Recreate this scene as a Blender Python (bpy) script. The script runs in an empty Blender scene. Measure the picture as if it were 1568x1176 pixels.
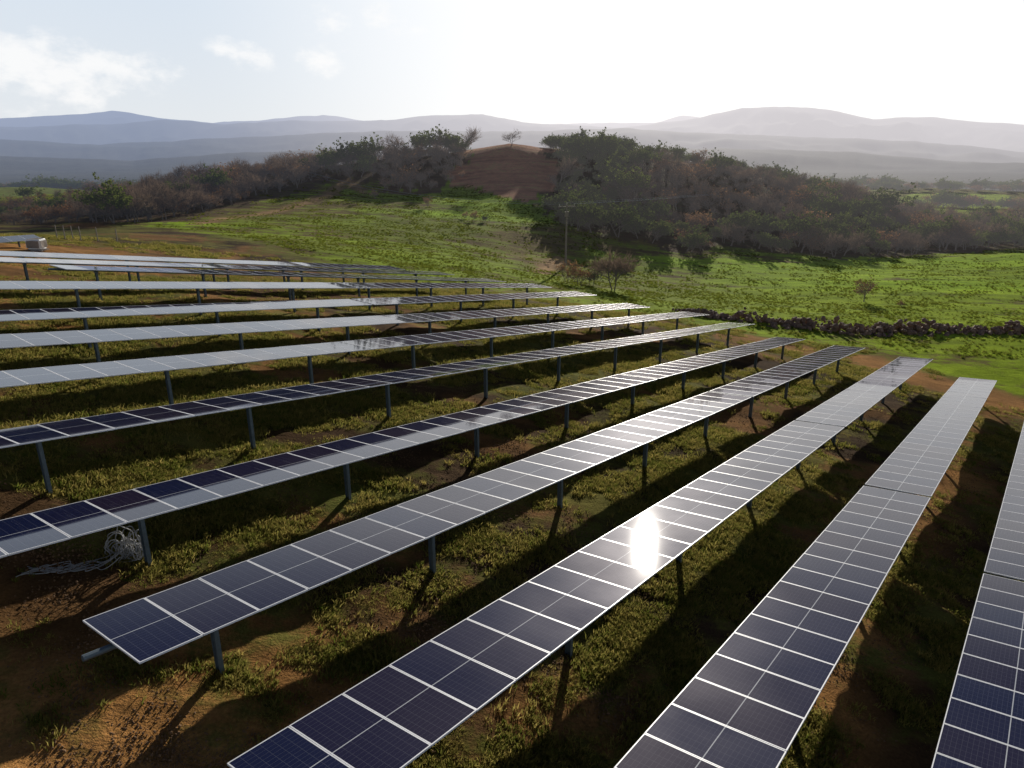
import bpy, math, random, bmesh
import numpy as np
from mathutils import Vector, Matrix
random.seed(7); rng=np.random.default_rng(7)
sc=bpy.context.scene
CZ=12.0; F=1080.0; PITCH=math.radians(18.3)
cp,sp=math.cos(PITCH),math.sin(PITCH)
SUN_AZ=math.radians(10.7); SUN_EL=math.radians(15)
def ray(px,py):
    x=(px-784)/F; y=(588-py)/F
    return np.array([x,cp+y*sp,-sp+y*cp])
def at(px,py,Y):
    d=ray(px,py); return d*(Y/d[1])
def P(px,Y):
    return ((px-784)/F*Y/1.03, Y)
Wh=np.array([.787,-.617,0.]); Dh=np.array([.617,.787,0.])
# ---------------------------------------------------------------- helpers
def new_mesh(name,verts,faces,mats=(),midx=None,smooth=False):
    me=bpy.data.meshes.new(name)
    verts=np.asarray(verts,dtype=np.float32).reshape(-1,3)
    if isinstance(faces,np.ndarray):
        n=faces.shape[1]; nf=len(faces)
        me.vertices.add(len(verts)); me.vertices.foreach_set('co',verts.ravel())
        me.loops.add(nf*n); me.loops.foreach_set('vertex_index',faces.astype(np.int32).ravel())
        me.polygons.add(nf); me.polygons.foreach_set('loop_start',(np.arange(nf)*n).astype(np.int32))
        me.polygons.foreach_set('loop_total',np.full(nf,n,dtype=np.int32))
        me.update(calc_edges=True)
    else:
        me.from_pydata([tuple(map(float,v)) for v in verts],[],faces)
    for m in mats: me.materials.append(m)
    if midx is not None: me.polygons.foreach_set('material_index',np.asarray(midx,dtype=np.int32))
    if smooth: me.polygons.foreach_set('use_smooth',np.ones(len(me.polygons),dtype=bool))
    me.update()
    return me
def new_obj(name,me,parent=None,loc=(0,0,0)):
    o=bpy.data.objects.new(name,me); sc.collection.objects.link(o); o.location=loc
    if parent: o.parent=parent
    return o
def hashn(ix,iy,s):
    v=np.sin(ix*127.1+iy*311.7+s*74.7)*43758.5453
    return v-np.floor(v)
def vnoise(x,y,s=0):
    ix=np.floor(x);iy=np.floor(y);fx=x-ix;fy=y-iy
    fx=fx*fx*(3-2*fx);fy=fy*fy*(3-2*fy)
    a=hashn(ix,iy,s);b=hashn(ix+1,iy,s);c=hashn(ix,iy+1,s);d=hashn(ix+1,iy+1,s)
    return a+(b-a)*fx+(c-a)*fy+(a-b-c+d)*fx*fy
def fbm(x,y,s=0,o=4):
    t=0;a=.5;n=0
    for i in range(o):
        t=t+a*vnoise(x*2**i+i*17.3,y*2**i-i*9.1,s+i); n+=a; a*=.5
    return t/n
def sstep(a,b,x):
    t=np.clip((x-a)/(b-a),0,1); return t*t*(3-2*t)
def inpoly(x,y,poly):
    x=np.asarray(x);y=np.asarray(y);r=np.zeros(x.shape,bool);n=len(poly)
    for i in range(n):
        x1,y1=poly[i];x2,y2=poly[(i+1)%n]
        if y1==y2: continue
        c=((y1>y)!=(y2>y))&(x<(x2-x1)*(y-y1)/(y2-y1)+x1)
        r^=c
    return r
# ---------------------------------------------------------------- rows
def rowpt(u,px,py):
    d=ray(px,py); return d*(u/(d@Wh))
U=lambda k:-4.56-4.39*k
PX={1:((348,1168),(1380,545)),2:((127,950),(1280,528)),3:((0,797),(1190,516)),
    4:((0,658),(1115,494)),5:((0,568),(1050,477)),6:((0,512),(965,464)),7:((0,475),(880,446)),
    8:((0,430),(815,434)),9:((75,405),(750,427)),10:((0,394),(670,416)),11:((0,384),(590,407))}
PR={0:(1190,1176),1:(602,1176),2:(220,1017),3:(0,852),4:(0,685),5:(0,592),6:(0,532),7:(0,491),8:(0,442),9:(140,413),10:(0,400),11:(0,391)}
EXT={0:8,1:0,2:0,3:12,4:14,5:16,6:18,7:18,8:18,9:0,10:20,11:20}
SPLIT={0:(1320,745),1:(1215,643),2:(1080,600),3:(945,572),4:(870,548),5:(800,513),6:(660,487),7:(540,462),8:(545,435),9:(545,420),10:(375,404)}
rows={}
def uvz(u,v,z): 
    p=u*Wh+v*Dh; return np.array([p[0],p[1],z])
for k,(a,b) in PX.items(): rows[k]=[rowpt(U(k),*a),rowpt(U(k),*b)]
rows[0]=[rowpt(U(0),940,1176),rowpt(U(0),1470,577)]
A0,B0=rows[0]; vv=lambda p:p@Dh
sl=(B0[2]-A0[2])/(vv(B0)-vv(A0))
for k in(-1,-2):
    z=lambda v:A0[2]+sl*(v-vv(A0))+.58*k
    rows[k]=[uvz(U(k),-3,z(-3)),uvz(U(k),60+k*1.0,z(60))]
TILT={}
for k in rows:
    if k in PR:
        A,B=rows[k]; q=rowpt(U(k)+2.27,*PR[k]); t=(vv(q)-vv(A))/(vv(B)-vv(A)); zl=A[2]+(B[2]-A[2])*t
        TILT[k]=math.degrees(math.atan((q[2]-zl)/2.27))
    else: TILT[k]=5
for k in TILT: TILT[k]=min(7.,max(-11,TILT[k]))
for k in (-2,-1,0,1,2): TILT[k]=5.0
for k,e in EXT.items():
    A,B=rows[k]; d=(B-A)/np.linalg.norm(B-A); rows[k][0]=A-d*e
HP=1.75
ctrl=[]
for k,(A,B) in rows.items():
    for t in np.linspace(0,1,7):
        p=A+(B-A)*t+Wh*1.13; ctrl.append((p[0],p[1],p[2]-HP+1.13*math.tan(math.radians(TILT[k]))))
for p in [(1160,490,72),(1568,515,70),(1400,560,58),(1568,640,45),(1568,390,140),(1300,400,140),(1200,460,95),(1400,440,105),
          (1000,420,115),(930,442,92),(868,405,115),(700,400,95),(400,372,92),(100,365,75),(60,378,60),(540,275,190),
          (400,312,150),(620,300,180),(620,340,135),(800,312,165),(840,345,140),(300,345,115),(0,345,130),(100,305,240),
          (60,285,330),(780,217,218),(770,290,180),(600,240,210),(480,256,200),(350,292,170),(850,228,220),(930,230,225),
          (1000,240,235),(1100,252,245),(1200,280,240),(1300,312,230),(1400,340,220),(1000,330,170),(1100,380,145),
          (1200,350,170),(1400,385,165),(1568,362,200),(1440,300,400),(1568,322,350),(1400,268,600),(1250,270,560),(500,420,75),(700,290,185)]:
    q=at(*p); ctrl.append(tuple(q))
for px,Y,z in[(850,330,-22),(600,320,-22),(350,300,-20),(1100,350,-20),(1250,360,-24),(0,450,-26),(300,600,-40),(800,600,-42),(1500,800,-40),(0,800,-45)]:
    x,y=P(px,Y); ctrl.append((x,y,z))
ctrl+=[(0,-60,-10),(60,-40,-14),(-60,-40,-4),(120,40,-22),(-110,40,-6)]
C=np.array(ctrl); Cx=C[:,:2]; n=len(C)
R=np.sqrt(((Cx[:,None]-Cx[None])**2).sum(-1))
M=np.zeros((n+3,n+3)); M[:n,:n]=R-np.eye(n)*1.0
M[:n,n]=1;M[:n,n+1:]=Cx/100;M[n,:n]=1;M[n+1:,:n]=(Cx/100).T
sol=np.linalg.solve(M,np.concatenate([C[:,2],[0,0,0]]))
def rbf(x,y):
    out=np.empty(x.shape)
    for i in range(0,len(x),20000):
        a=x[i:i+20000];b=y[i:i+20000]
        r=np.sqrt((a[:,None]-Cx[:,0])**2+(b[:,None]-Cx[:,1])**2)
        out[i:i+20000]=r@sol[:n]+sol[n]+sol[n+1]*a/100+sol[n+2]*b/100
    return out
RID=[(15000,2600,[(-600,190),(0,182),(90,178),(180,170),(250,180),(330,188),(440,182),(500,175),(560,185),(800,190),(1000,188),(1040,177),(1100,185),(1568,195),(2200,190)]),
     (9500,1800,[(-600,200),(0,195),(200,189),(260,183),(350,191),(450,184),(560,186),(650,179),(740,176),(800,188),(950,196),(1050,184),(1130,166),(1200,163),(1265,169),(1330,182),(1420,180),(1500,188),(1568,191),(2200,200)]),
     (5200,1000,[(-600,215),(0,214),(150,222),(300,214),(450,206),(600,200),(800,202),(950,196),(1100,205),(1250,211),(1400,216),(1568,232),(2200,230)]),
     (2900,500,[(-600,240),(0,238),(200,246),(330,236),(600,225),(1100,228),(1300,232),(1450,246),(1568,250),(2200,250)])]
def H(x,y):
    x=np.atleast_1d(np.asarray(x,float));y=np.atleast_1d(np.asarray(y,float))
    r=np.hypot(x,y); az=np.arctan2(x,y); ca=np.clip(np.cos(az),.25,1)
    px=784+F*np.tan(np.clip(az,-1.2,1.2))/cp
    far=-48-12*fbm(x/600,y/600,5)+np.zeros_like(x)
    for Rr,w,pr in RID:
        pr=np.array(pr); yy=np.interp(px,pr[:,0],pr[:,1])+ (fbm(az*40,az*0+Rr,3)-.5)*4
        q=(588-yy)/F; e=ca*(q*cp-sp)/(cp+sp*q)
        top=e*Rr
        ww=w*(1+.5*(fbm(az*25,r/1500.+Rr,9)-.5))
        rr=r+(fbm(x/900,y/900,Rr)-.5)*w*.9*sstep(0,1,np.abs(r-Rr)/w)
        b=np.exp(-((rr-Rr)/ww)**2)
        far=np.maximum(far,-60+(top+60)*b+ (fbm(x/500,y/500,11)-.5)*150*b*(1-b)*4*(Rr/9000))
    near=np.zeros_like(x); m=r<1300
    if m.any(): near[m]=rbf(x[m],y[m])
    t=sstep(420,1100,r)
    z=near*(1-t)+far*t
    bump=(fbm(x/1.1,y/1.1,2,3)-.5)*.2*sstep(120,60,r)+(fbm(x/5,y/5,4,3)-.5)*.45+(fbm(x/30,y/30,6,3)-.5)*1.6*sstep(70,140,r)
    return z+bump*sstep(900,400,r)
def Hz(x,y): return float(H([x],[y])[0])+CZ
def ghit(px,py):
    d=ray(px,py); t=np.geomspace(5,900,3000); x=d[0]*t;y=d[1]*t
    g=H(x,y); i=np.argmax(d[2]*t<g); return np.array([x[i],y[i],g[i]+CZ])
# ---------------------------------------------------------------- material helpers
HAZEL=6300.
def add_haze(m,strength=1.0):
    """aerial perspective: air light painted as emission, growing with distance, brighter sunward"""
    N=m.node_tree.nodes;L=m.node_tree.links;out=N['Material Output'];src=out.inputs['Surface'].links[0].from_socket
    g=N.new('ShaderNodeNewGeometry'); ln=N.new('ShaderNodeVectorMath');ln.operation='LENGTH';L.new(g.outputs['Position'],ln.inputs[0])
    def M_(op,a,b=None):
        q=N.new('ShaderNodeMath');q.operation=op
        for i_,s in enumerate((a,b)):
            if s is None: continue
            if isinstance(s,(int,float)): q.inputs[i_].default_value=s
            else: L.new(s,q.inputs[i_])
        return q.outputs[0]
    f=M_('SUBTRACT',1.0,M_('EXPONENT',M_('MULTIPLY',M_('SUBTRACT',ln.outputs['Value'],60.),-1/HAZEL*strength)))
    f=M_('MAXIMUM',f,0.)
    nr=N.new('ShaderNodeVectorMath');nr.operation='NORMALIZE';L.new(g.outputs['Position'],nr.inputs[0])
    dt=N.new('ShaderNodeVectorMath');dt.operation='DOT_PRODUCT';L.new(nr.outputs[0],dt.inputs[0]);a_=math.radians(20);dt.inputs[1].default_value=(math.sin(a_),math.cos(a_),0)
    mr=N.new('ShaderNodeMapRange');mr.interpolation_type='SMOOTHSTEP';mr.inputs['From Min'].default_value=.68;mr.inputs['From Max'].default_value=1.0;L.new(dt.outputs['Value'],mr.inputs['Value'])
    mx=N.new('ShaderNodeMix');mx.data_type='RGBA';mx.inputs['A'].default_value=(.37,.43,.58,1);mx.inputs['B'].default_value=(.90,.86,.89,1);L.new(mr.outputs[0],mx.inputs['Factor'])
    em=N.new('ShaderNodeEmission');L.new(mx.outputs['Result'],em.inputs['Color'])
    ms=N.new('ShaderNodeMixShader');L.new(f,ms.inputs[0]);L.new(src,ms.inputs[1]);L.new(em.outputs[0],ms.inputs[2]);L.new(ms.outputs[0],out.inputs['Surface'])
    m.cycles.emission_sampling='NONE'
def mat(name):
    m=bpy.data.materials.new(name); m.use_nodes=True
    return m,m.node_tree.nodes,m.node_tree.links,m.node_tree.nodes['Principled BSDF']
def simple(name,col,rough=.6,metal=0,var=.25,scale=6):
    m,N,L,B=mat(name); B.inputs['Roughness'].default_value=rough;B.inputs['Metallic'].default_value=metal
    tc=N.new('ShaderNodeTexCoord'); no=N.new('ShaderNodeTexNoise'); no.inputs['Scale'].default_value=scale; no.inputs['Detail'].default_value=3
    L.new(tc.outputs['Object'],no.inputs['Vector'])
    mx=N.new('ShaderNodeMix');mx.data_type='RGBA'
    mx.inputs['A'].default_value=(*[c*(1-var) for c in col],1);mx.inputs['B'].default_value=(*[min(1,c*(1+var)) for c in col],1)
    L.new(no.outputs['Fac'],mx.inputs['Factor']);L.new(mx.outputs['Result'],B.inputs['Base Color'])
    return m
def foliage(name,c1,c2,transl=.35,haze=0):
    m,N,L,B=mat(name); N.remove(B)
    B=N.new('ShaderNodeBsdfDiffuse')
    oi=N.new('ShaderNodeObjectInfo'); geo=N.new('ShaderNodeNewGeometry')
    ad=N.new('ShaderNodeMath');ad.operation='MULTIPLY_ADD';ad.inputs[1].default_value=.45
    mu=N.new('ShaderNodeMath');mu.operation='MULTIPLY';mu.inputs[1].default_value=.55
    L.new(oi.outputs['Random'],mu.inputs[0]);L.new(geo.outputs['Random Per Island'],ad.inputs[0]);L.new(mu.outputs[0],ad.inputs[2])
    mx=N.new('ShaderNodeMix');mx.data_type='RGBA';mx.inputs['A'].default_value=(*c1,1);mx.inputs['B'].default_value=(*c2,1)
    L.new(ad.outputs[0],mx.inputs['Factor']);L.new(mx.outputs['Result'],B.inputs['Color'])
    tr=N.new('ShaderNodeBsdfTranslucent');L.new(mx.outputs['Result'],tr.inputs['Color'])
    ms=N.new('ShaderNodeMixShader');ms.inputs[0].default_value=transl
    L.new(B.outputs[0],ms.inputs[1]);L.new(tr.outputs[0],ms.inputs[2]);L.new(ms.outputs[0],N['Material Output'].inputs['Surface'])
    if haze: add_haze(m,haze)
    return m
# ---------------------------------------------------------------- zones
WOODL=[P(-200,105),P(0,108),P(150,116),P(260,118),P(330,138),P(420,168),P(500,186),P(560,190),P(600,180),P(690,180),P(712,200),P(716,222),P(700,262),P(400,262),P(330,225),P(200,180),P(0,160),P(-200,160)]
WOODR=[P(850,172),P(862,150),P(900,141),P(1000,137),P(1060,134),P(1130,145),P(1200,142),P(1300,140),P(1400,146),P(1568,165),P(1900,175),P(1900,230),P(1568,225),P(1450,232),P(1300,262),P(1100,285),P(1000,285),P(870,270),P(838,236),P(845,205)]
BARE=[P(716,186),P(770,172),P(840,166),P(862,200),P(840,226),P(780,236),P(716,236)]
CLEAR=[P(960,222),P(1060,218),P(1090,250),P(970,252)]
# ---------------------------------------------------------------- ground sheet
azf=np.radians(np.linspace(-52,52,640)); azb=np.radians(np.linspace(52,308,90))[1:-1]
az=np.concatenate([azf,azb]); nr=560
rr=np.concatenate([[.3],np.geomspace(3,26000,nr)])
AZ,RR=np.meshgrid(az,rr); X=(RR*np.sin(AZ)).ravel();Y=(RR*np.cos(AZ)).ravel()
Z=H(X,Y); nc=len(az); nrr=len(rr)
i=np.arange(nrr-1)[:,None]; j=np.arange(nc)[None]
a=i*nc+j;b=i*nc+(j+1)%nc;c=(i+1)*nc+(j+1)%nc;d=(i+1)*nc+j
faces=np.stack([a,d,c,b],-1).reshape(-1,4)
gm,N,L,B=mat('ground_soil_and_grass')
me=new_mesh('ground',np.stack([X,Y,Z+CZ],-1),faces,[gm],smooth=True)
ground=new_obj('ground',me)
r=np.hypot(X,Y)
def col(c): return np.array(c)[None,:]
def padmask(x,y):
    u=x*Wh[0]+y*Wh[1]; v=x*Dh[0]+y*Dh[1]
    ue=np.array([-60,-52.8,-40,-30,-20,-13,-9,-4,5,20]);ve=np.array([50,50,56,62,64,66,66,64,64,64])
    return sstep(3,-1,v-np.interp(u,ue,ve)),u,v
def grassiness(x,y):
    """share of grass cover inside the graded pad"""
    am,u,v=padmask(x,y)
    nz=fbm(x/9,y/9,21); n5=fbm(x/3.2,y/3.2,23)
    g=.42+1.7*(nz-.5)+1.2*(n5-.5)
    g=g-np.exp(-(((x+9)/7)**2+((y-7.5)/4)**2))*.28
    g=g-np.exp(-((v-62)/3.5)**2)*(u>-24)*.6
    g=g-np.exp(-((x+45)/22)**2-((y-58)/9)**2)*.6-np.exp(-((x+26)/10)**2-((y-24)/7)**2)*.35
    g=g-sstep(-6,-2,u)*.10
    return g
am,u,v=padmask(X,Y)
nz=fbm(X/9,Y/9,21); nz2=fbm(X/2.5,Y/2.5,31); nz3=fbm(X/45,Y/45,41); nz4=fbm(X/16,Y/16,43); nz6=fbm(X/7,Y/7,47)
A=np.tile(col((.15,.18,.020)),(len(X),1)); Bc=np.tile(col((.165,.12,.038)),(len(X),1))
t=sstep(.44,.6,nz3)[:,None]; A=A*(1-t)+col((.20,.27,.014))*t
g=.50+1.0*(nz3-.4)+.9*(nz4-.5)+.4*(nz6-.5)
vr=sstep(15,45,X)*sstep(160,125,Y); g+=vr*.16; A=A*(1-vr[:,None])+col((.225,.305,.010))*vr[:,None]
for (px,Yc,rx,ry) in((760,165,14,9),(830,150,12,7),(275,112,7,5),(690,150,10,6),(1150,125,25,6),(1450,110,30,7),(1500,135,30,8)):
    cx_,cy_=P(px,Yc); w_=np.exp(-((X-cx_)/rx)**2-((Y-cy_)/ry)**2)*(.5+nz6); g+=w_*.3; w_=np.clip(w_,0,1); A=A*(1-w_[:,None])+col((.26,.40,.010))*w_[:,None]
hl=sstep(-10,-50,X)*sstep(80,110,Y); g-=hl*.06
soil=col((.06,.038,.022)); clay=col((.36,.18,.06))
tc_=sstep(.48,.62,fbm(X/6,Y/6,25))[:,None]; cz=np.clip(np.exp(-(((X+9)/8)**2+((Y-7.5)/5)**2))+np.exp(-((X+30)/16)**2-((Y-30)/14)**2)+np.exp(-((X+45)/22)**2-((Y-58)/9)**2)+np.exp(-((v-62)/4)**2)*(u>-24)+.7*np.exp(-((u+2.4)/1.3)**2),0,1)[:,None]
cm_=np.clip(tc_*.5+cz*.9,0,1); soilm=soil*(1-cm_)+clay*cm_
k_=am[:,None]; Bc=Bc*(1-k_)+soilm*k_
A=A*(1-k_)+(col((.06,.075,.014))*(1-nz2[:,None])+col((.16,.13,.035))*nz2[:,None])*k_
g=g*(1-am)+am*grassiness(X,Y)
for tr in ([P(290,112),P(340,125),P(420,140),P(500,165),P(530,188)],[P(560,175),P(545,183),P(530,190)],[P(860,118),P(842,108),P(830,98)]):
  for s_ in range(len(tr)-1):
    a1=np.array(tr[s_]);b1=np.array(tr[s_+1]);d1=b1-a1;tt=np.clip(((X-a1[0])*d1[0]+(Y-a1[1])*d1[1])/(d1@d1),0,1)
    ds=np.hypot(X-a1[0]-d1[0]*tt,Y-a1[1]-d1[1]*tt); w_=np.exp(-(ds/1.5)**2); g-=w_*.6; Bc=Bc*(1-w_[:,None])+col((.34,.21,.10))*w_[:,None]
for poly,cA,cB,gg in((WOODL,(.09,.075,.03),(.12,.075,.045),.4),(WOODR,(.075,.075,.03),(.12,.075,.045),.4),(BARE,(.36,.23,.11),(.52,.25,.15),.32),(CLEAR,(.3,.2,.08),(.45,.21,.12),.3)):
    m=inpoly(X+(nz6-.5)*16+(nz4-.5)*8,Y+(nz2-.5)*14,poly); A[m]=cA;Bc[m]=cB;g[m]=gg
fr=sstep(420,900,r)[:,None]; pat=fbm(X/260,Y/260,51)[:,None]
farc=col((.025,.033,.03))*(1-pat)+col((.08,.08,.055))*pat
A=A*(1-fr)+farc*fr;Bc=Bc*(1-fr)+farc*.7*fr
fd=inpoly(X,Y,[P(1370,380),P(1560,350),P(1540,430),P(1400,430)]); A[fd]=(.28,.36,.04);g[fd]=.95
fd=inpoly(X,Y,[P(-200,260),P(170,250),P(190,350),P(-200,360)]); A[fd]=(.13,.16,.035);g[fd]=.7
g=np.clip(g,0,1)
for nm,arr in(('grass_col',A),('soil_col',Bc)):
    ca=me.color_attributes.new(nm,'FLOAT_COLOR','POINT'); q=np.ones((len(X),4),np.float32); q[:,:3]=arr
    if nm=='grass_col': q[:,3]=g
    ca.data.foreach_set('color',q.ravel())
at1=N.new('ShaderNodeAttribute');at1.attribute_name='grass_col';at2=N.new('ShaderNodeAttribute');at2.attribute_name='soil_col'
tc=N.new('ShaderNodeTexCoord')
def noise(scale,detail=6,rough=.6,vec=None):
    q=N.new('ShaderNodeTexNoise');q.inputs['Scale'].default_value=scale;q.inputs['Detail'].default_value=detail;q.inputs['Roughness'].default_value=rough
    L.new(vec or tc.outputs['Object'],q.inputs['Vector']);return q.outputs['Fac']
n1=noise(1.1,7,.75);n2=noise(14,3,.7);n4=noise(.28,4,.7)
mp=N.new('ShaderNodeMapping');mp.inputs['Rotation'].default_value=(0,0,math.radians(-68));mp.inputs['Scale'].default_value=(.03,.45,.3);L.new(tc.outputs['Object'],mp.inputs['Vector'])
n3=noise(1.0,5,.65,mp.outputs['Vector'])
def math_(op,a,b,c=None):
    q=N.new('ShaderNodeMath');q.operation=op
    for i_,s in enumerate((a,b,c)):
        if s is None: continue
        if isinstance(s,(int,float)): q.inputs[i_].default_value=s
        else: L.new(s,q.inputs[i_])
    return q.outputs[0]
s1=math_('ADD',at1.outputs['Alpha'],math_('MULTIPLY',math_('SUBTRACT',n1,.5),1.8))
s1=math_('ADD',s1,math_('MULTIPLY',math_('SUBTRACT',n3,.5),1.9))
s1=math_('ADD',s1,math_('MULTIPLY',math_('SUBTRACT',n4,.5),1.2))
rp=N.new('ShaderNodeMapRange');rp.inputs['From Min'].default_value=.28;rp.inputs['From Max'].default_value=.64;L.new(s1,rp.inputs['Value'])
mx=N.new('ShaderNodeMix');mx.data_type='RGBA';L.new(rp.outputs[0],mx.inputs['Factor']);L.new(at2.outputs['Color'],mx.inputs['A']);L.new(at1.outputs['Color'],mx.inputs['B'])
br=math_('ADD',math_('MULTIPLY',n2,1.3),.35); br=math_('MULTIPLY',br,math_('ADD',math_('MULTIPLY',n3,2.0),.05)); br=math_('MULTIPLY',br,math_('ADD',math_('MULTIPLY',n4,1.5),.3))
vm=N.new('ShaderNodeVectorMath');vm.operation='SCALE';L.new(mx.outputs['Result'],vm.inputs[0]);L.new(br,vm.inputs['Scale'])
L.new(vm.outputs[0],B.inputs['Base Color']);B.inputs['Roughness'].default_value=1;B.inputs['Specular IOR Level'].default_value=.02
bp=N.new('ShaderNodeBump');bp.inputs['Strength'].default_value=.7;bp.inputs['Distance'].default_value=.14
L.new(math_('ADD',math_('ADD',math_('MULTIPLY',n2,.5),n1),math_('MULTIPLY',n3,1.8)),bp.inputs['Height']);L.new(bp.outputs[0],B.inputs['Normal'])
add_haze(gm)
# ---------------------------------------------------------------- panel materials
gl,N,L,B=mat('solar_glass')
uvn=N.new('ShaderNodeUVMap');uvn.uv_map='UVMap';sx=N.new('ShaderNodeSeparateXYZ');L.new(uvn.outputs[0],sx.inputs[0])
def lines(sock,count,wd):
    f=math_('FRACT',math_('MULTIPLY',sock,count),0); d_=math_('ABSOLUTE',math_('SUBTRACT',f,.5),0)
    return math_('GREATER_THAN',d_,.5-wd)
l1=lines(sx.outputs['X'],24,.03);l2=lines(sx.outputs['Y'],6,.02)
cen=math_('LESS_THAN',math_('ABSOLUTE',math_('SUBTRACT',sx.outputs['X'],.5),0),.0045)
l3=lines(sx.outputs['Y'],66,.07)
grid=math_('MAXIMUM',math_('MULTIPLY',math_('MAXIMUM',l1,l2),.10),math_('MULTIPLY',l3,.03))
fac=math_('MAXIMUM',grid,math_('MULTIPLY',cen,.9))
atm=N.new('ShaderNodeAttribute');atm.attribute_name='mod'
cm=N.new('ShaderNodeMix');cm.data_type='RGBA';cm.inputs['A'].default_value=(.002,.007,.042,1);cm.inputs['B'].default_value=(.012,.007,.028,1);L.new(atm.outputs['Fac'],cm.inputs['Factor'])
mx=N.new('ShaderNodeMix');mx.data_type='RGBA';L.new(fac,mx.inputs['Factor']);L.new(cm.outputs['Result'],mx.inputs['A']);mx.inputs['B'].default_value=(.55,.57,.6,1)
L.new(mx.outputs['Result'],B.inputs['Base Color']);B.inputs['Roughness'].default_value=.035;B.inputs['IOR'].default_value=1.40
gd=N.new('ShaderNodeBsdfGlossy');gd.inputs['Roughness'].default_value=.40;gd.inputs['Color'].default_value=(.9,.86,.92,1)
tcg=N.new('ShaderNodeTexCoord');ng=N.new('ShaderNodeTexNoise');ng.inputs['Scale'].default_value=.5;ng.inputs['Detail'].default_value=4;L.new(tcg.outputs['Object'],ng.inputs['Vector'])
ms=N.new('ShaderNodeMixShader');L.new(math_('MULTIPLY',ng.outputs['Fac'],.018),ms.inputs[0]);L.new(B.outputs[0],ms.inputs[1]);L.new(gd.outputs[0],ms.inputs[2]);L.new(ms.outputs[0],N['Material Output'].inputs['Surface'])
al=simple('anodised_aluminium',(.80,.81,.84),.42,.05,.05)
bk=simple('backsheet',(.16,.17,.19),.6,0,.1)
st=simple('galvanised_steel',(.13,.17,.20),.5,.4,.3,9)
# ---------------------------------------------------------------- build rows
boxf=[(0,3,2,1),(4,5,6,7),(0,1,5,4),(1,2,6,5),(2,3,7,6),(3,0,4,7)]
class MB:
    def __init__(s): s.v=[];s.f=[];s.m=[]
    def box(s,o,ex,ey,ez,mi=0):
        b_=len(s.v)
        for z_ in(-1,1):
            for x_,y_ in((-1,-1),(1,-1),(1,1),(-1,1)): s.v.append(o+ex*x_+ey*y_+ez*z_)
        for q in boxf: s.f.append(tuple(b_+w for w in q)); s.m.append(mi)
    def tube(s,p,q,r0,r1,n_=8,mi=0,cap=True):
        d_=q-p; d_=d_/np.linalg.norm(d_); h=np.array([0,0,1.]) if abs(d_[2])<.9 else np.array([1.,0,0])
        a_=np.cross(d_,h);a_/=np.linalg.norm(a_);c_=np.cross(d_,a_); b_=len(s.v)
        for pt,rad in((p,r0),(q,r1)):
            for i_ in range(n_):
                t_=2*math.pi*i_/n_; s.v.append(pt+a_*math.cos(t_)*rad+c_*math.sin(t_)*rad)
        for i_ in range(n_):
            j_=(i_+1)%n_; s.f.append((b_+i_,b_+j_,b_+n_+j_,b_+n_+i_)); s.m.append(mi)
        if cap:
            s.f.append(tuple(b_+i_ for i_ in range(n_))[::-1]);s.f.append(tuple(b_+n_+i_ for i_ in range(n_)));s.m+= [mi,mi]
    def obj(s,name,mats,parent=None):
        return new_obj(name,new_mesh(name,s.v,s.f,mats,s.m),parent)
LW=2.28;LM=1.134;FRW=.022;PITCHM=LM+.012
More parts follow.
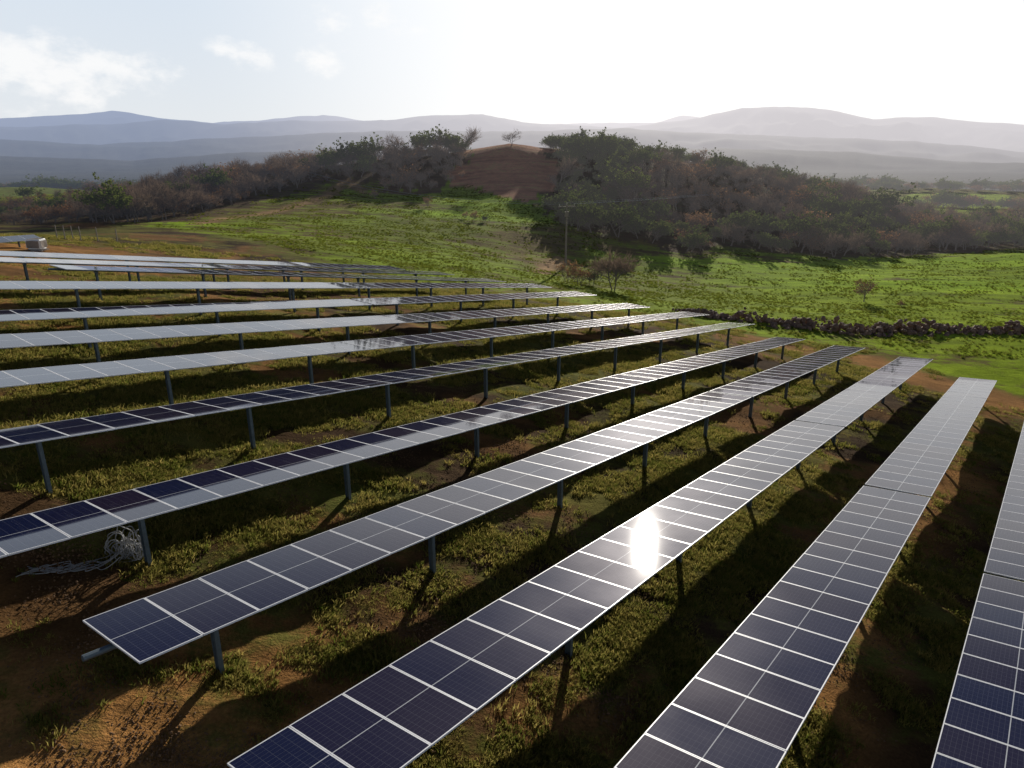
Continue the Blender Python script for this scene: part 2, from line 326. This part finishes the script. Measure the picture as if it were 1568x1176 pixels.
def build_row(k,A,B,tilt,splits):
    root=bpy.data.objects.new('solar_panel_row',None); sc.collection.objects.link(root)
    A=A+np.array([0,0,CZ]);B=B+np.array([0,0,CZ]); Ld=np.linalg.norm(B-A); D=(B-A)/Ld
    t_=math.radians(tilt); 
    gv=[];gf=[];guv=[];gmod=[]; fm=MB(); sb=MB()
    cuts=[0]+[s for s in splits if 2<s<Ld-2]+[Ld]; s0=0
    cl0=A+Wh*1.135*math.cos(t_)+np.array([0,0,math.sin(t_)*1.135])
    for si in range(len(cuts)-1):
        s1=cuts[si+1]
        tt=t_+math.radians(random.uniform(-.4,.4)); 
        W=Wh*math.cos(tt)+np.array([0,0,math.sin(tt)]); W=W-D*(W@D);W/=np.linalg.norm(W);Nn=np.cross(W,D)
        nm=int(round((s1-s0)/PITCHM))
        for m_ in range(nm):
            c_=cl0+D*(s0+(m_+.5)*PITCHM); j=random.gauss(0,.0025); j2=random.gauss(0,.0025)
            Wm=W+Nn*j; Dm=D+Nn*j2
            hw=LW/2;hl=LM/2; b_=len(gv)
            for a1,a2 in((-1,-1),(1,-1),(1,1),(-1,1)): gv.append(c_+Wm*a1*(hw-FRW)+Dm*a2*(hl-FRW)-Nn*.002); 
            gf.append((b_,b_+1,b_+2,b_+3)); guv+=[(0,0),(1,0),(1,1),(0,1)]; gmod.append(random.random())
            for sg in(-1,1):
                fm.box(c_+Wm*sg*(hw-FRW/2)-Nn*.017,Wm*FRW/2,Dm*hl,Nn*.0175)
                fm.box(c_+Dm*sg*(hl-FRW/2)-Nn*.017,Wm*(hw-FRW),Dm*FRW/2,Nn*.0175)
            b_=len(fm.v)
            for a1,a2 in((-1,-1),(-1,1),(1,1),(1,-1)): fm.v.append(c_+Wm*a1*(hw-FRW)+Dm*a2*(hl-FRW)-Nn*.012)
            fm.f.append((b_,b_+1,b_+2,b_+3));fm.m.append(1)
            for sg in(-1,1): sb.box(c_+D*sg*(hl-.06)-Nn*.055,W*.55,D*.02,Nn*.02)
        e0=cl0+D*(s0-(.45 if si==0 else .0))-Nn*.14; s1=s0+nm*PITCHM; e1=cl0+D*(s1+.28)-Nn*.14
        sb.tube(e0,e1,.062,.062,8); s0=s1+.22
    s=1.9
    while s<Ld:
        c_=cl0+D*s; gz=Hz(c_[0],c_[1]); top=c_[2]-.14; mid=np.array([c_[0],c_[1],(top+gz-.3)/2]); hz=np.array([0,0,(top-gz+.3)/2])
        sb.box(mid,Wh*.075,Dh*.005,hz); 
        for sg in(-1,1): sb.box(mid+Wh*.078*sg,Wh*.004,Dh*.05,hz)
        sb.box(np.array([c_[0],c_[1],top-.02]),Wh*.12,Dh*.07,np.array([0,0,.11]))
        s+=6.3
    me=new_mesh('glass',gv,np.array(gf),[gl]); uvl=me.uv_layers.new(name='UVMap'); uvl.data.foreach_set('uv',np.array(guv,np.float32).ravel())
    at_=me.attributes.new('mod','FLOAT','FACE'); at_.data.foreach_set('value',np.array(gmod,np.float32))
    new_obj('panel_glass',me,root); fm.obj('panel_frames',[al,bk],root); sb.obj('posts_and_torque_tube',[st],root)
for k in sorted(rows):
    A,B=rows[k]; sp_=[]
    if k in SPLIT: sp_=[float((rowpt(U(k),*SPLIT[k])-A)@((B-A)/np.linalg.norm(B-A)))]
    elif k<0: sp_=[28.0+(2 if k==-2 else 0)]
    build_row(k,A,B,TILT[k],sp_)
q=ghit(62,381); Bq=at(50,359,float(q[1])+2); build_row(20,Bq-Dh*16+np.array([0,0,.2]),Bq,-6,[])
# ---------------------------------------------------------------- grass tufts, weeds, clods
gmat=foliage('grass_blades',(.07,.115,.010),(.42,.32,.10),.6)
wmat=foliage('weeds',(.11,.15,.012),(.26,.27,.05),.5)
def tuft(name,nb,h,sp_,mt,ws=1):
    vs=[];fs=[]
    cl_=[(random.gauss(0,sp_*.55),random.gauss(0,sp_*.55)) for _ in range(max(1,nb//9))]
    for i_ in range(nb):
        cx_,cy_=random.choice(cl_); x=cx_+random.gauss(0,.05);y=cy_+random.gauss(0,.05)
        a2=random.uniform(0,6.28);w=random.uniform(.006,.012)*ws;hh=h*random.uniform(.4,1.15);ln=hh*random.uniform(.3,1.6);a3=random.uniform(0,6.28)
        b_=len(vs);dx,dy=math.cos(a2)*w,math.sin(a2)*w;lx,ly=math.cos(a3)*ln,math.sin(a3)*ln
        vs+=[(x-dx,y-dy,-.03),(x+dx,y+dy,-.03),(x+dx*.7+lx*.4,y+dy*.7+ly*.4,hh*.6),(x-dx*.7+lx*.4,y-dy*.7+ly*.4,hh*.6),(x+lx,y+ly,hh)]
        fs+=[(b_,b_+1,b_+2,b_+3),(b_+3,b_+2,b_+4)]
    return new_mesh(name,vs,fs,[mt])
def instancer(name,x,y,scales,child_mesh,childname):
    n_=len(x); ang=rng.uniform(0,6.283,n_); vs=np.zeros((n_,3,3)); s_=np.asarray(scales)*1.5197
    for i_ in range(3):
        a_=ang+i_*2.0944; rad=s_/math.sqrt(3)
        vs[:,i_,0]=x+np.cos(a_)*rad;vs[:,i_,1]=y+np.sin(a_)*rad
        vs[:,i_,2]=H(vs[:,i_,0],vs[:,i_,1])+CZ
    me=new_mesh(name,vs.reshape(-1,3),np.arange(n_*3).reshape(-1,3))
    o=new_obj(name,me);o.instance_type='FACES';o.use_instance_faces_scale=True;o.instance_faces_scale=1;o.show_instancer_for_render=False
    c_=new_obj(childname,child_mesh,o); return o
npt=80000
yy=6+74*rng.random(npt)**1.35; azr=rng.uniform(-40,40,npt)*math.pi/180; xx=yy*np.tan(azr)
den=grassiness(xx,yy); fine=fbm(xx/1.1,yy/1.1,77,3)
keep=(den+(fine-.5)*1.8>rng.uniform(.25,.95,npt))&(padmask(xx,yy)[0]>.1)
xx=xx[keep];yy=yy[keep]
sel=rng.integers(0,4,len(xx))
for i_,(nb,h) in enumerate(((80,.07),(60,.12),(90,.05),(70,.09))):
    m=sel==i_; instancer('grass',xx[m],yy[m],rng.uniform(.5,1.4,m.sum())*(1+yy[m]/110),tuft('tuft',nb,h,.32,gmat),'grass_tuft')
npt=30000
yy=62+125*rng.random(npt); azr=rng.uniform(-40,40,npt)*math.pi/180; xx=yy*np.tan(azr)
den=fbm(xx/16,yy/16,43)*.6+fbm(xx/45,yy/45,41)*.5+(fbm(xx/3,yy/3,78,3)-.5)
keep=(den>rng.uniform(.4,.75,npt))&(padmask(xx,yy)[0]<.1)&~inpoly(xx,yy,WOODL)&~inpoly(xx,yy,WOODR)&~inpoly(xx,yy,BARE)
xx=xx[keep];yy=yy[keep]
instancer('meadow_weeds',xx,yy,rng.uniform(.6,1.8,len(xx)),tuft('weed',44,.11,.5,wmat,2.2),'weed_tuft')
clm=simple('clay_clods',(.17,.095,.045),.95,0,.5,3)
bm=bmesh.new()
for i_ in range(9):
    s_=random.uniform(.008,.028); g_=bmesh.ops.create_icosphere(bm,subdivisions=1,radius=s_,matrix=Matrix.Translation((random.uniform(-.4,.4),random.uniform(-.4,.4),s_*.2)))
    for v_ in g_['verts']: v_.co+=Vector((random.uniform(-1,1),random.uniform(-1,1),random.uniform(-1,1)))*s_*.35
me=bpy.data.meshes.new('clods');bm.to_mesh(me);bm.free();me.materials.append(clm)
npt=24000
yy=6+36*rng.random(npt)**1.4; azr=rng.uniform(-40,40,npt)*math.pi/180; xx=yy*np.tan(azr)
keep=(grassiness(xx,yy)+(fbm(xx/1.1,yy/1.1,79,3)-.5)*1.6<.32); xx=xx[keep];yy=yy[keep]
instancer('soil_clods',xx,yy,rng.uniform(.4,1.7,len(xx)),me,'clod_cluster')
# ---------------------------------------------------------------- trees
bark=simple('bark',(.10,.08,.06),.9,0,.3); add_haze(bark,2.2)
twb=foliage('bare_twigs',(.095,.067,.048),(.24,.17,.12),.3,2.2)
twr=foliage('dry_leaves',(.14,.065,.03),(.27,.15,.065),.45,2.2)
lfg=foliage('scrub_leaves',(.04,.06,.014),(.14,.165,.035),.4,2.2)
def rvec(n_=1):
    q=rng.normal(size=(n_,3)); return q/np.linalg.norm(q,axis=1)[:,None]
def strips(p,q,w):
    d_=q-p; s_=np.cross(d_,rvec(len(p))); s_/=np.linalg.norm(s_,axis=1)[:,None]+1e-9; s_*=w[:,None]/2
    return np.stack([p-s_,p+s_,q+s_*.4,q-s_*.4],1).reshape(-1,3)
def bare_tree(name,h,spread,ntw,mt,lean=0,leafy=0,lm=None):
    mb=MB(); tips=[]
    def grow(p,d_,ln,r_,lev):
        q=p+d_*ln*.5+rvec()[0]*ln*.05; e=q+(d_+rvec()[0]*.2)*ln*.5
        mb.tube(p,q,r_,r_*.8,5 if lev<2 else 3,0,False);mb.tube(q,e,r_*.8,r_*.5,5 if lev<2 else 3,0,False)
        if lev==3: tips.append((q,e)); return
        nb=(5,5,4)[lev]
        for i_ in range(nb):
            t_=random.uniform(.35,1); b_=p+(e-p)*t_
            dd=d_*.6+rvec()[0]*spread; dd[2]=abs(dd[2])*.8+.12; dd/=np.linalg.norm(dd)
            grow(b_,dd,ln*random.uniform(.55,.8),r_*.5,lev+1)
    for s_ in range(2):
        d0=np.array([random.uniform(-.4,.4),random.uniform(-.4,.4),1.]);d0/=np.linalg.norm(d0)
        grow(np.array([random.uniform(-.3,.3),random.uniform(-.3,.3),-.2]),d0,h*.42,h*.014,0)
    P0=np.array([t_[0] for t_ in tips]);P1=np.array([t_[1] for t_ in tips])
    idx=rng.integers(0,len(tips),ntw); f_=rng.random(ntw)[:,None]; st_=P0[idx]+(P1[idx]-P0[idx])*f_
    dr=(P1-P0)[idx]; dr/=np.linalg.norm(dr,axis=1)[:,None]; dr=dr+rvec(ntw)*.9+np.array([0,0,.35])
    en=st_+dr*(h*rng.uniform(.04,.10,ntw))[:,None]
    V=[strips(st_,en,np.full(ntw,h*.0055))]; 
    nl=0
    if leafy:
        i2=rng.integers(0,ntw,leafy); c_=en[i2]+rvec(leafy)*h*.035; a_=rvec(leafy);b_=np.cross(a_,rvec(leafy));b_/=np.linalg.norm(b_,axis=1)[:,None]
        s_=(h*rng.uniform(.012,.03,leafy))[:,None]
        V.append(np.stack([c_-a_*s_-b_*s_*.5,c_+a_*s_*.2-b_*s_,c_+a_*s_+b_*s_*.4,c_-a_*s_*.3+b_*s_],1).reshape(-1,3)); nl=leafy
    V=np.concatenate(V); b0=len(mb.v)
    vs=np.concatenate([np.array(mb.v),V]); fs=list(mb.f)+[tuple(b0+4*i_+q for q in range(4)) for i_ in range(ntw+nl)]
    return new_mesh(name,vs,fs,[bark,mt,lm or lfg],[0]*len(mb.f)+[1]*ntw+[2]*nl)
VAR=[bare_tree('bare_a',5.5,.7,900,twb),bare_tree('bare_b',4.5,.9,900,twb),bare_tree('bare_c',6.5,.6,900,twb),
     bare_tree('dry_a',4.5,.8,600,twb,0,450,twr),bare_tree('dry_b',3.6,1.0,600,twr,0,350,twr),
     bare_tree('green_a',5.0,.9,250,twb,0,1600,lfg),bare_tree('green_b',3.6,1.1,250,twb,0,1500,lfg),bare_tree('green_c',6.2,.7,250,twb,0,1700,lfg)]
def wood(name,poly,ntry,greenf,maxd=2.6):
    root=bpy.data.objects.new(name,None);sc.collection.objects.link(root)
    pl=np.array(poly); x=rng.uniform(pl[:,0].min(),pl[:,0].max(),ntry);y=rng.uniform(pl[:,1].min(),pl[:,1].max(),ntry)
    m=inpoly(x+(fbm(x/9,y/9,61)-.5)*14,y+(fbm(x/9,y/9,62)-.5)*14,poly)&~(inpoly(x+(fbm(x/7,y/7,64)-.5)*12,y,BARE)&(rng.random(ntry)<.96))&~(inpoly(x,y,CLEAR)&(rng.random(ntry)<.88))
    m&=fbm(x/14,y/14,63)>.27
    x=x[m];y=y[m]
    cell={}; out=[]
    for a_,b_ in zip(x,y):
        kx,ky=int(a_//maxd),int(b_//maxd)
        if any(((a_-c_[0])**2+(b_-c_[1])**2<maxd**2) for i_ in(-1,0,1) for j_ in(-1,0,1) for c_ in cell.get((kx+i_,ky+j_),())): continue
        cell.setdefault((kx,ky),[]).append((a_,b_)); out.append((a_,b_))
    out=np.array(out); z=H(out[:,0],out[:,1])+CZ; gn=fbm(out[:,0]/22,out[:,1]/22,71); sz=fbm(out[:,0]/12,out[:,1]/12,72)
    sm=.9-.34*sstep(-60,-95,out[:,0])
    for i_,(a_,b_) in enumerate(out):
        gr=gn[i_]+random.uniform(-.12,.12)<greenf(a_,b_)
        me=random.choice(VAR[5:]) if gr else random.choice(VAR[:5])
        o=bpy.data.objects.new('tree',me);sc.collection.objects.link(o);o.parent=root
        o.location=(a_,b_,z[i_]-.1); s_=(.35+1.3*sz[i_])*random.uniform(.6,1.3)*sm[i_]
        if random.random()<.04: s_*=1.3
        o.scale=(s_*random.uniform(.95,1.25),s_*random.uniform(.95,1.25),s_); o.rotation_euler=(0,0,random.uniform(0,6.28))
    print(name,len(out)); return root
kx,ky=P(900,215)
wood('hillside_woodland',WOODL,9000,lambda a,b:.36)
wood('hillside_woodland',WOODR,9500,lambda a,b:.49+.3*math.exp(-((a-kx)/12)**2-((b-ky)/25)**2))
def single(name,var,px,py,s,Y=None):
    q=ghit(px,py); o=new_obj(name,var); o.location=(q[0],q[1],q[2]-.05);o.scale=(s,s,s);o.rotation_euler=(0,0,random.uniform(0,6));return o
single('bare_tree',bare_tree('lone_tree',5.2,.95,2600,twb),938,444,1.25)
single('bush',VAR[4],888,438,1.0);single('bush',VAR[6],905,436,.8);single('bush',VAR[3],868,432,.7)
single('bare_tree',VAR[0],784,222,1.0);single('bush',VAR[6],735,222,.5);single('bush',VAR[6],1020,236,1)
for px,py,s_ in((725,338,.7),(742,340,.5),(712,335,.5),(1322,462,.75),(655,318,.6),(1380,470,.3),(1000,300,1),(575,305,.8)): single('bush',VAR[random.choice((3,4,6))],px,py,s_)
for nm,y0,y1,x0,x1,cnt in(('distant_tree_belt',440,520,1240,1700,170),('distant_tree_belt',330,350,1400,1700,60),('distant_tree_belt',375,400,-100,260,150),('distant_tree_belt',600,640,-100,300,120)):
    root=bpy.data.objects.new(nm,None);sc.collection.objects.link(root)
    for _ in range(cnt):
        a_,b_=P(random.uniform(x0,x1),random.uniform(y0,y1)); o=bpy.data.objects.new('tree',random.choice(VAR[3:]));sc.collection.objects.link(o);o.parent=root
        s_=random.uniform(.9,1.6);o.scale=(s_*1.4,s_*1.4,s_);o.location=(a_,b_,Hz(a_,b_)-.2)
# ---------------------------------------------------------------- rubble wall
rock=simple('rubble_stone',(.22,.14,.10),.9,0,.4,1.5)
bm=bmesh.new(); path=[ghit(1035,478),ghit(1160,492),ghit(1290,508),ghit(1420,507),ghit(1568,511)]; path.append(path[-1]+(path[-1]-path[-2]))
for s_ in range(len(path)-1):
    a_,b_=path[s_],path[s_+1]; ln=np.linalg.norm(b_-a_)
    for i_ in range(int(ln*20)):
        p=a_+(b_-a_)*random.random(); off=random.gauss(0,.8); p=p+np.array([random.gauss(0,.2),off,0]); z=Hz(p[0],p[1])+max(0,random.uniform(-.1,1.1)*(1-abs(off)/1.6))*(.3+1.2*vnoise(np.array([p[0]/2.2]),np.array([0.]))[0])
        sz=random.uniform(.12,.42); mtx=Matrix.Translation((p[0],p[1],z))@Matrix.Rotation(random.uniform(0,6),4,Vector(rvec()[0]))@Matrix.Diagonal((sz,sz*random.uniform(.6,1),sz*random.uniform(.5,.9),1))
        g_=bmesh.ops.create_icosphere(bm,subdivisions=1,radius=1,matrix=mtx)
        for v_ in g_['verts']: v_.co+=Vector(rvec()[0])*sz*.18
me=bpy.data.meshes.new('rubble');bm.to_mesh(me);bm.free();me.materials.append(rock);new_obj('dry_stone_wall',me)
# ---------------------------------------------------------------- poles
wood_m=simple('weathered_wood',(.26,.22,.19),.85,0,.3); insm=simple('porcelain',(.5,.45,.4),.3)
def pole(px,py,h):
    q=ghit(px,py); mb=MB(); top=q+np.array([0,0,h]); mb.tube(q-np.array([0,0,.5]),top,.18,.12,8)
    ax=np.array([.94,.34,0])
    mb.box(top-np.array([0,0,.35]),ax*1.4,np.cross(ax,[0,0,1])*.07,np.array([0,0,.08])); ends=[]
    for s_ in(-1,0,1):
        b_=top+ax*s_*1.25-np.array([0,0,.27 if s_ else -.0]); mb.tube(b_,b_+np.array([0,0,.3]),.07,.05,6,1); ends.append(b_+np.array([0,0,.28]))
    mb.box(top-np.array([0,0,1.5]),ax*.3,np.array([0,.2,0]),np.array([0,0,.4]),0)
    mb.obj('utility_pole',[wood_m,insm]); return ends
e1=pole(866,407,9.4); e2=pole(1274,298,12)
cb=simple('wire',(.35,.35,.36),.4,.4)
def wire(a_,b_,sag):
    mb=MB(); pts=[a_+(b_-a_)*t_-np.array([0,0,4*sag*t_*(1-t_)]) for t_ in np.linspace(0,1,14)]
    for i_ in range(13): mb.tube(pts[i_],pts[i_+1],.018,.018,4,0,False)
    return mb
root=bpy.data.objects.new('power_line',None);sc.collection.objects.link(root)
for a_,b_ in zip(e1,e2): wire(a_,b_,2.5).obj('wire',[cb],root)
for a_ in e1: wire(a_,a_+np.array([-62,75,3.]),2.0).obj('wire',[cb],root)
# ---------------------------------------------------------------- cable bundle
cu=bpy.data.curves.new('cable_bundle','CURVE');cu.dimensions='3D';cu.bevel_depth=.011;cu.bevel_resolution=2
cmat=simple('cable_sheath',(.33,.33,.33),.5);cu.materials.append(cmat)
q=ghit(193,862)
for i_ in range(18):
    sp2=cu.splines.new('NURBS'); nn=14; sp2.points.add(nn-1); w=random.uniform(.10,.34);h=random.uniform(.35,.95);ox=random.uniform(-.3,.3)
    for j_ in range(nn):
        t_=2*math.pi*j_/(nn-2); sp2.points[j_].co=(q[0]+ox+math.cos(t_)*w+random.gauss(0,.04),q[1]+random.gauss(0,.07)+i_*.015,q[2]+.03+h/2+math.sin(t_)*h/2,1)
for i_ in range(9):
    sp2=cu.splines.new('NURBS'); sp2.points.add(7)
    for j_ in range(8):
        xx_=q[0]-.1-j_*.24+random.gauss(0,.06);yy_=q[1]-.15-j_*.12+random.gauss(0,.22); sp2.points[j_].co=(xx_,yy_,Hz(xx_,yy_)+.04+(.25 if j_==0 else 0),1)
for s_ in cu.splines: s_.order_u=3;s_.use_endpoint_u=True
new_obj('cable_bundle',cu)
# ---------------------------------------------------------------- pallet + fence
wr=simple('white_wrap',(.8,.8,.8),.35,0,.04)
q=ghit(58,384); bm=bmesh.new()
bmesh.ops.create_cube(bm,size=1,matrix=Matrix.Translation((q[0],q[1],q[2]+.55))@Matrix.Diagonal((1.25,1.0,.8,1)))
bmesh.ops.bevel(bm,geom=bm.edges[:],offset=.12,segments=3,affect='EDGES'); bmesh.ops.subdivide_edges(bm,edges=bm.edges[:],cuts=1)
for v_ in bm.verts: v_.co+=Vector(rvec()[0])*.025
nf=len(bm.faces)
for dz in(.03,.12):
    for i_ in range(5): bmesh.ops.create_cube(bm,size=1,matrix=Matrix.Translation((q[0],q[1]-.44+i_*.22,q[2]+dz))@Matrix.Diagonal((1.3,.12,.03,1)))
for f_ in list(bm.faces)[nf:]: f_.material_index=1
me=bpy.data.meshes.new('wrapped_pallet');bm.to_mesh(me);bm.free();me.materials.append(wr);me.materials.append(wood_m);new_obj('wrapped_pallet',me)
mb=MB(); prev=None
for px in(88,100,112,124,150,180):
    p=ghit(px,366+ (px-88)*.05); mb.tube(p-np.array([0,0,.2]),p+np.array([0,0,1.4]),.05,.045,6)
    if prev is not None:
        for hh in(.5,.9,1.3): mb.tube(prev+np.array([0,0,hh]),p+np.array([0,0,hh]),.008,.008,3,0,False)
    prev=p
mb.obj('wire_fence',[wood_m])
# ---------------------------------------------------------------- world, sun, camera
w=bpy.data.worlds.new('World');sc.world=w;w.use_nodes=True;N=w.node_tree.nodes;L=w.node_tree.links
WS=.05
bg=N['Background'];sk=N.new('ShaderNodeTexSky');sk.sky_type='NISHITA';sk.sun_disc=False;sk.sun_elevation=SUN_EL;sk.sun_rotation=SUN_AZ;sk.air_density=1;sk.dust_density=1.0;sk.ozone_density=2.5
bg.inputs['Strength'].default_value=WS
tc=N.new('ShaderNodeTexCoord'); nrm=N.new('ShaderNodeVectorMath');nrm.operation='NORMALIZE';L.new(tc.outputs['Generated'],nrm.inputs[0])
total=None
for px,py,rad,amp in((40,95,.085,1),(110,125,.09,1),(185,105,.055,.95),(20,70,.06,.8),(370,82,.05,.95),(265,112,.04,.75),(495,95,.045,.85),(500,32,.04,.7),(590,28,.045,.7),(750,55,.04,.4),(60,150,.07,.8),(640,45,.03,.4)):
    d_=ray(px,py);d_=d_/np.linalg.norm(d_)
    vm=N.new('ShaderNodeVectorMath');vm.operation='SUBTRACT';L.new(nrm.outputs[0],vm.inputs[0]);vm.inputs[1].default_value=tuple(d_)
    v2=N.new('ShaderNodeVectorMath');v2.operation='MULTIPLY';L.new(vm.outputs[0],v2.inputs[0]);v2.inputs[1].default_value=(1,1,1.9)
    ln=N.new('ShaderNodeVectorMath');ln.operation='LENGTH';L.new(v2.outputs[0],ln.inputs[0])
    mr=N.new('ShaderNodeMapRange');mr.inputs['From Min'].default_value=rad*1.15;mr.inputs['From Max'].default_value=0;mr.inputs['To Max'].default_value=amp;L.new(ln.outputs['Value'],mr.inputs['Value'])
    total=mr.outputs[0] if total is None else math_('MAXIMUM',total,mr.outputs[0])
mp=N.new('ShaderNodeMapping');mp.inputs['Scale'].default_value=(1,1,1.8);L.new(nrm.outputs[0],mp.inputs['Vector'])
no=N.new('ShaderNodeTexNoise');no.inputs['Scale'].default_value=22;no.inputs['Detail'].default_value=8;no.inputs['Roughness'].default_value=.6;L.new(mp.outputs[0],no.inputs['Vector'])
s_=math_('ADD',total,math_('MULTIPLY',math_('SUBTRACT',no.outputs['Fac'],.5),2.6))
mr=N.new('ShaderNodeMapRange');mr.interpolation_type='SMOOTHSTEP';mr.inputs['From Min'].default_value=.2;mr.inputs['From Max'].default_value=1.05;L.new(s_,mr.inputs['Value'])
cf=math_('MULTIPLY',math_('MULTIPLY',mr.outputs[0],math_('MINIMUM',math_('MULTIPLY',total,3),1)),.75)
tint=N.new('ShaderNodeVectorMath');tint.operation='MULTIPLY';L.new(sk.outputs[0],tint.inputs[0]);tint.inputs[1].default_value=(.52,.57,.72)
sz=N.new('ShaderNodeSeparateXYZ');L.new(nrm.outputs[0],sz.inputs[0])
ve=N.new('ShaderNodeMapRange');ve.interpolation_type='SMOOTHSTEP';ve.inputs['From Min'].default_value=.18;ve.inputs['From Max'].default_value=.38;ve.inputs['To Min'].default_value=.9;ve.inputs['To Max'].default_value=0;L.new(sz.outputs['Z'],ve.inputs['Value'])
vc=N.new('ShaderNodeMapRange');vc.inputs['From Min'].default_value=0;vc.inputs['From Max'].default_value=.16;L.new(sz.outputs['Z'],vc.inputs['Value'])
vcol=N.new('ShaderNodeMix');vcol.data_type='RGBA';L.new(vc.outputs[0],vcol.inputs['Factor']);vcol.inputs['A'].default_value=(.86/WS,.89/WS,.92/WS,1);vcol.inputs['B'].default_value=(.77/WS,.85/WS,.94/WS,1)
dt=N.new('ShaderNodeVectorMath');dt.operation='DOT_PRODUCT';L.new(nrm.outputs[0],dt.inputs[0]);a_=math.radians(22);dt.inputs[1].default_value=(math.sin(a_)*.98,math.cos(a_)*.98,.2)
sg=N.new('ShaderNodeMapRange');sg.interpolation_type='SMOOTHSTEP';sg.inputs['From Min'].default_value=.70;sg.inputs['From Max'].default_value=.98;L.new(dt.outputs['Value'],sg.inputs['Value'])
vs2=N.new('ShaderNodeMix');vs2.data_type='RGBA';L.new(sg.outputs[0],vs2.inputs['Factor']);L.new(vcol.outputs['Result'],vs2.inputs['A']);vs2.inputs['B'].default_value=(1.12/WS,1.12/WS,1.12/WS,1)
vmx=N.new('ShaderNodeMix');vmx.data_type='RGBA';L.new(ve.outputs[0],vmx.inputs['Factor']);L.new(tint.outputs[0],vmx.inputs['A']);L.new(vs2.outputs['Result'],vmx.inputs['B'])
mx=N.new('ShaderNodeMix');mx.data_type='RGBA';L.new(cf,mx.inputs['Factor']);L.new(vmx.outputs['Result'],mx.inputs['A']);mx.inputs['B'].default_value=(1.02/WS,1.01/WS,1.0/WS,1)
L.new(mx.outputs['Result'],bg.inputs['Color'])
sv=Vector((math.sin(SUN_AZ)*math.cos(SUN_EL),math.cos(SUN_AZ)*math.cos(SUN_EL),math.sin(SUN_EL)))
ld=bpy.data.lights.new('sun','SUN');ld.energy=5;ld.angle=math.radians(.5);ld.color=(1,.94,.83);lo=bpy.data.objects.new('sun',ld);sc.collection.objects.link(lo);lo.rotation_euler=sv.to_track_quat('Z','Y').to_euler()
cd=bpy.data.cameras.new('camera');cd.sensor_width=36;cd.lens=F/1568*36;cd.clip_end=60000;cd.clip_start=.1;co=bpy.data.objects.new('camera',cd);sc.collection.objects.link(co);co.location=(0,0,CZ);co.rotation_euler=(math.pi/2-PITCH,0,0);sc.camera=co
sc.view_settings.view_transform='Standard';sc.view_settings.look='None';sc.view_settings.exposure=0
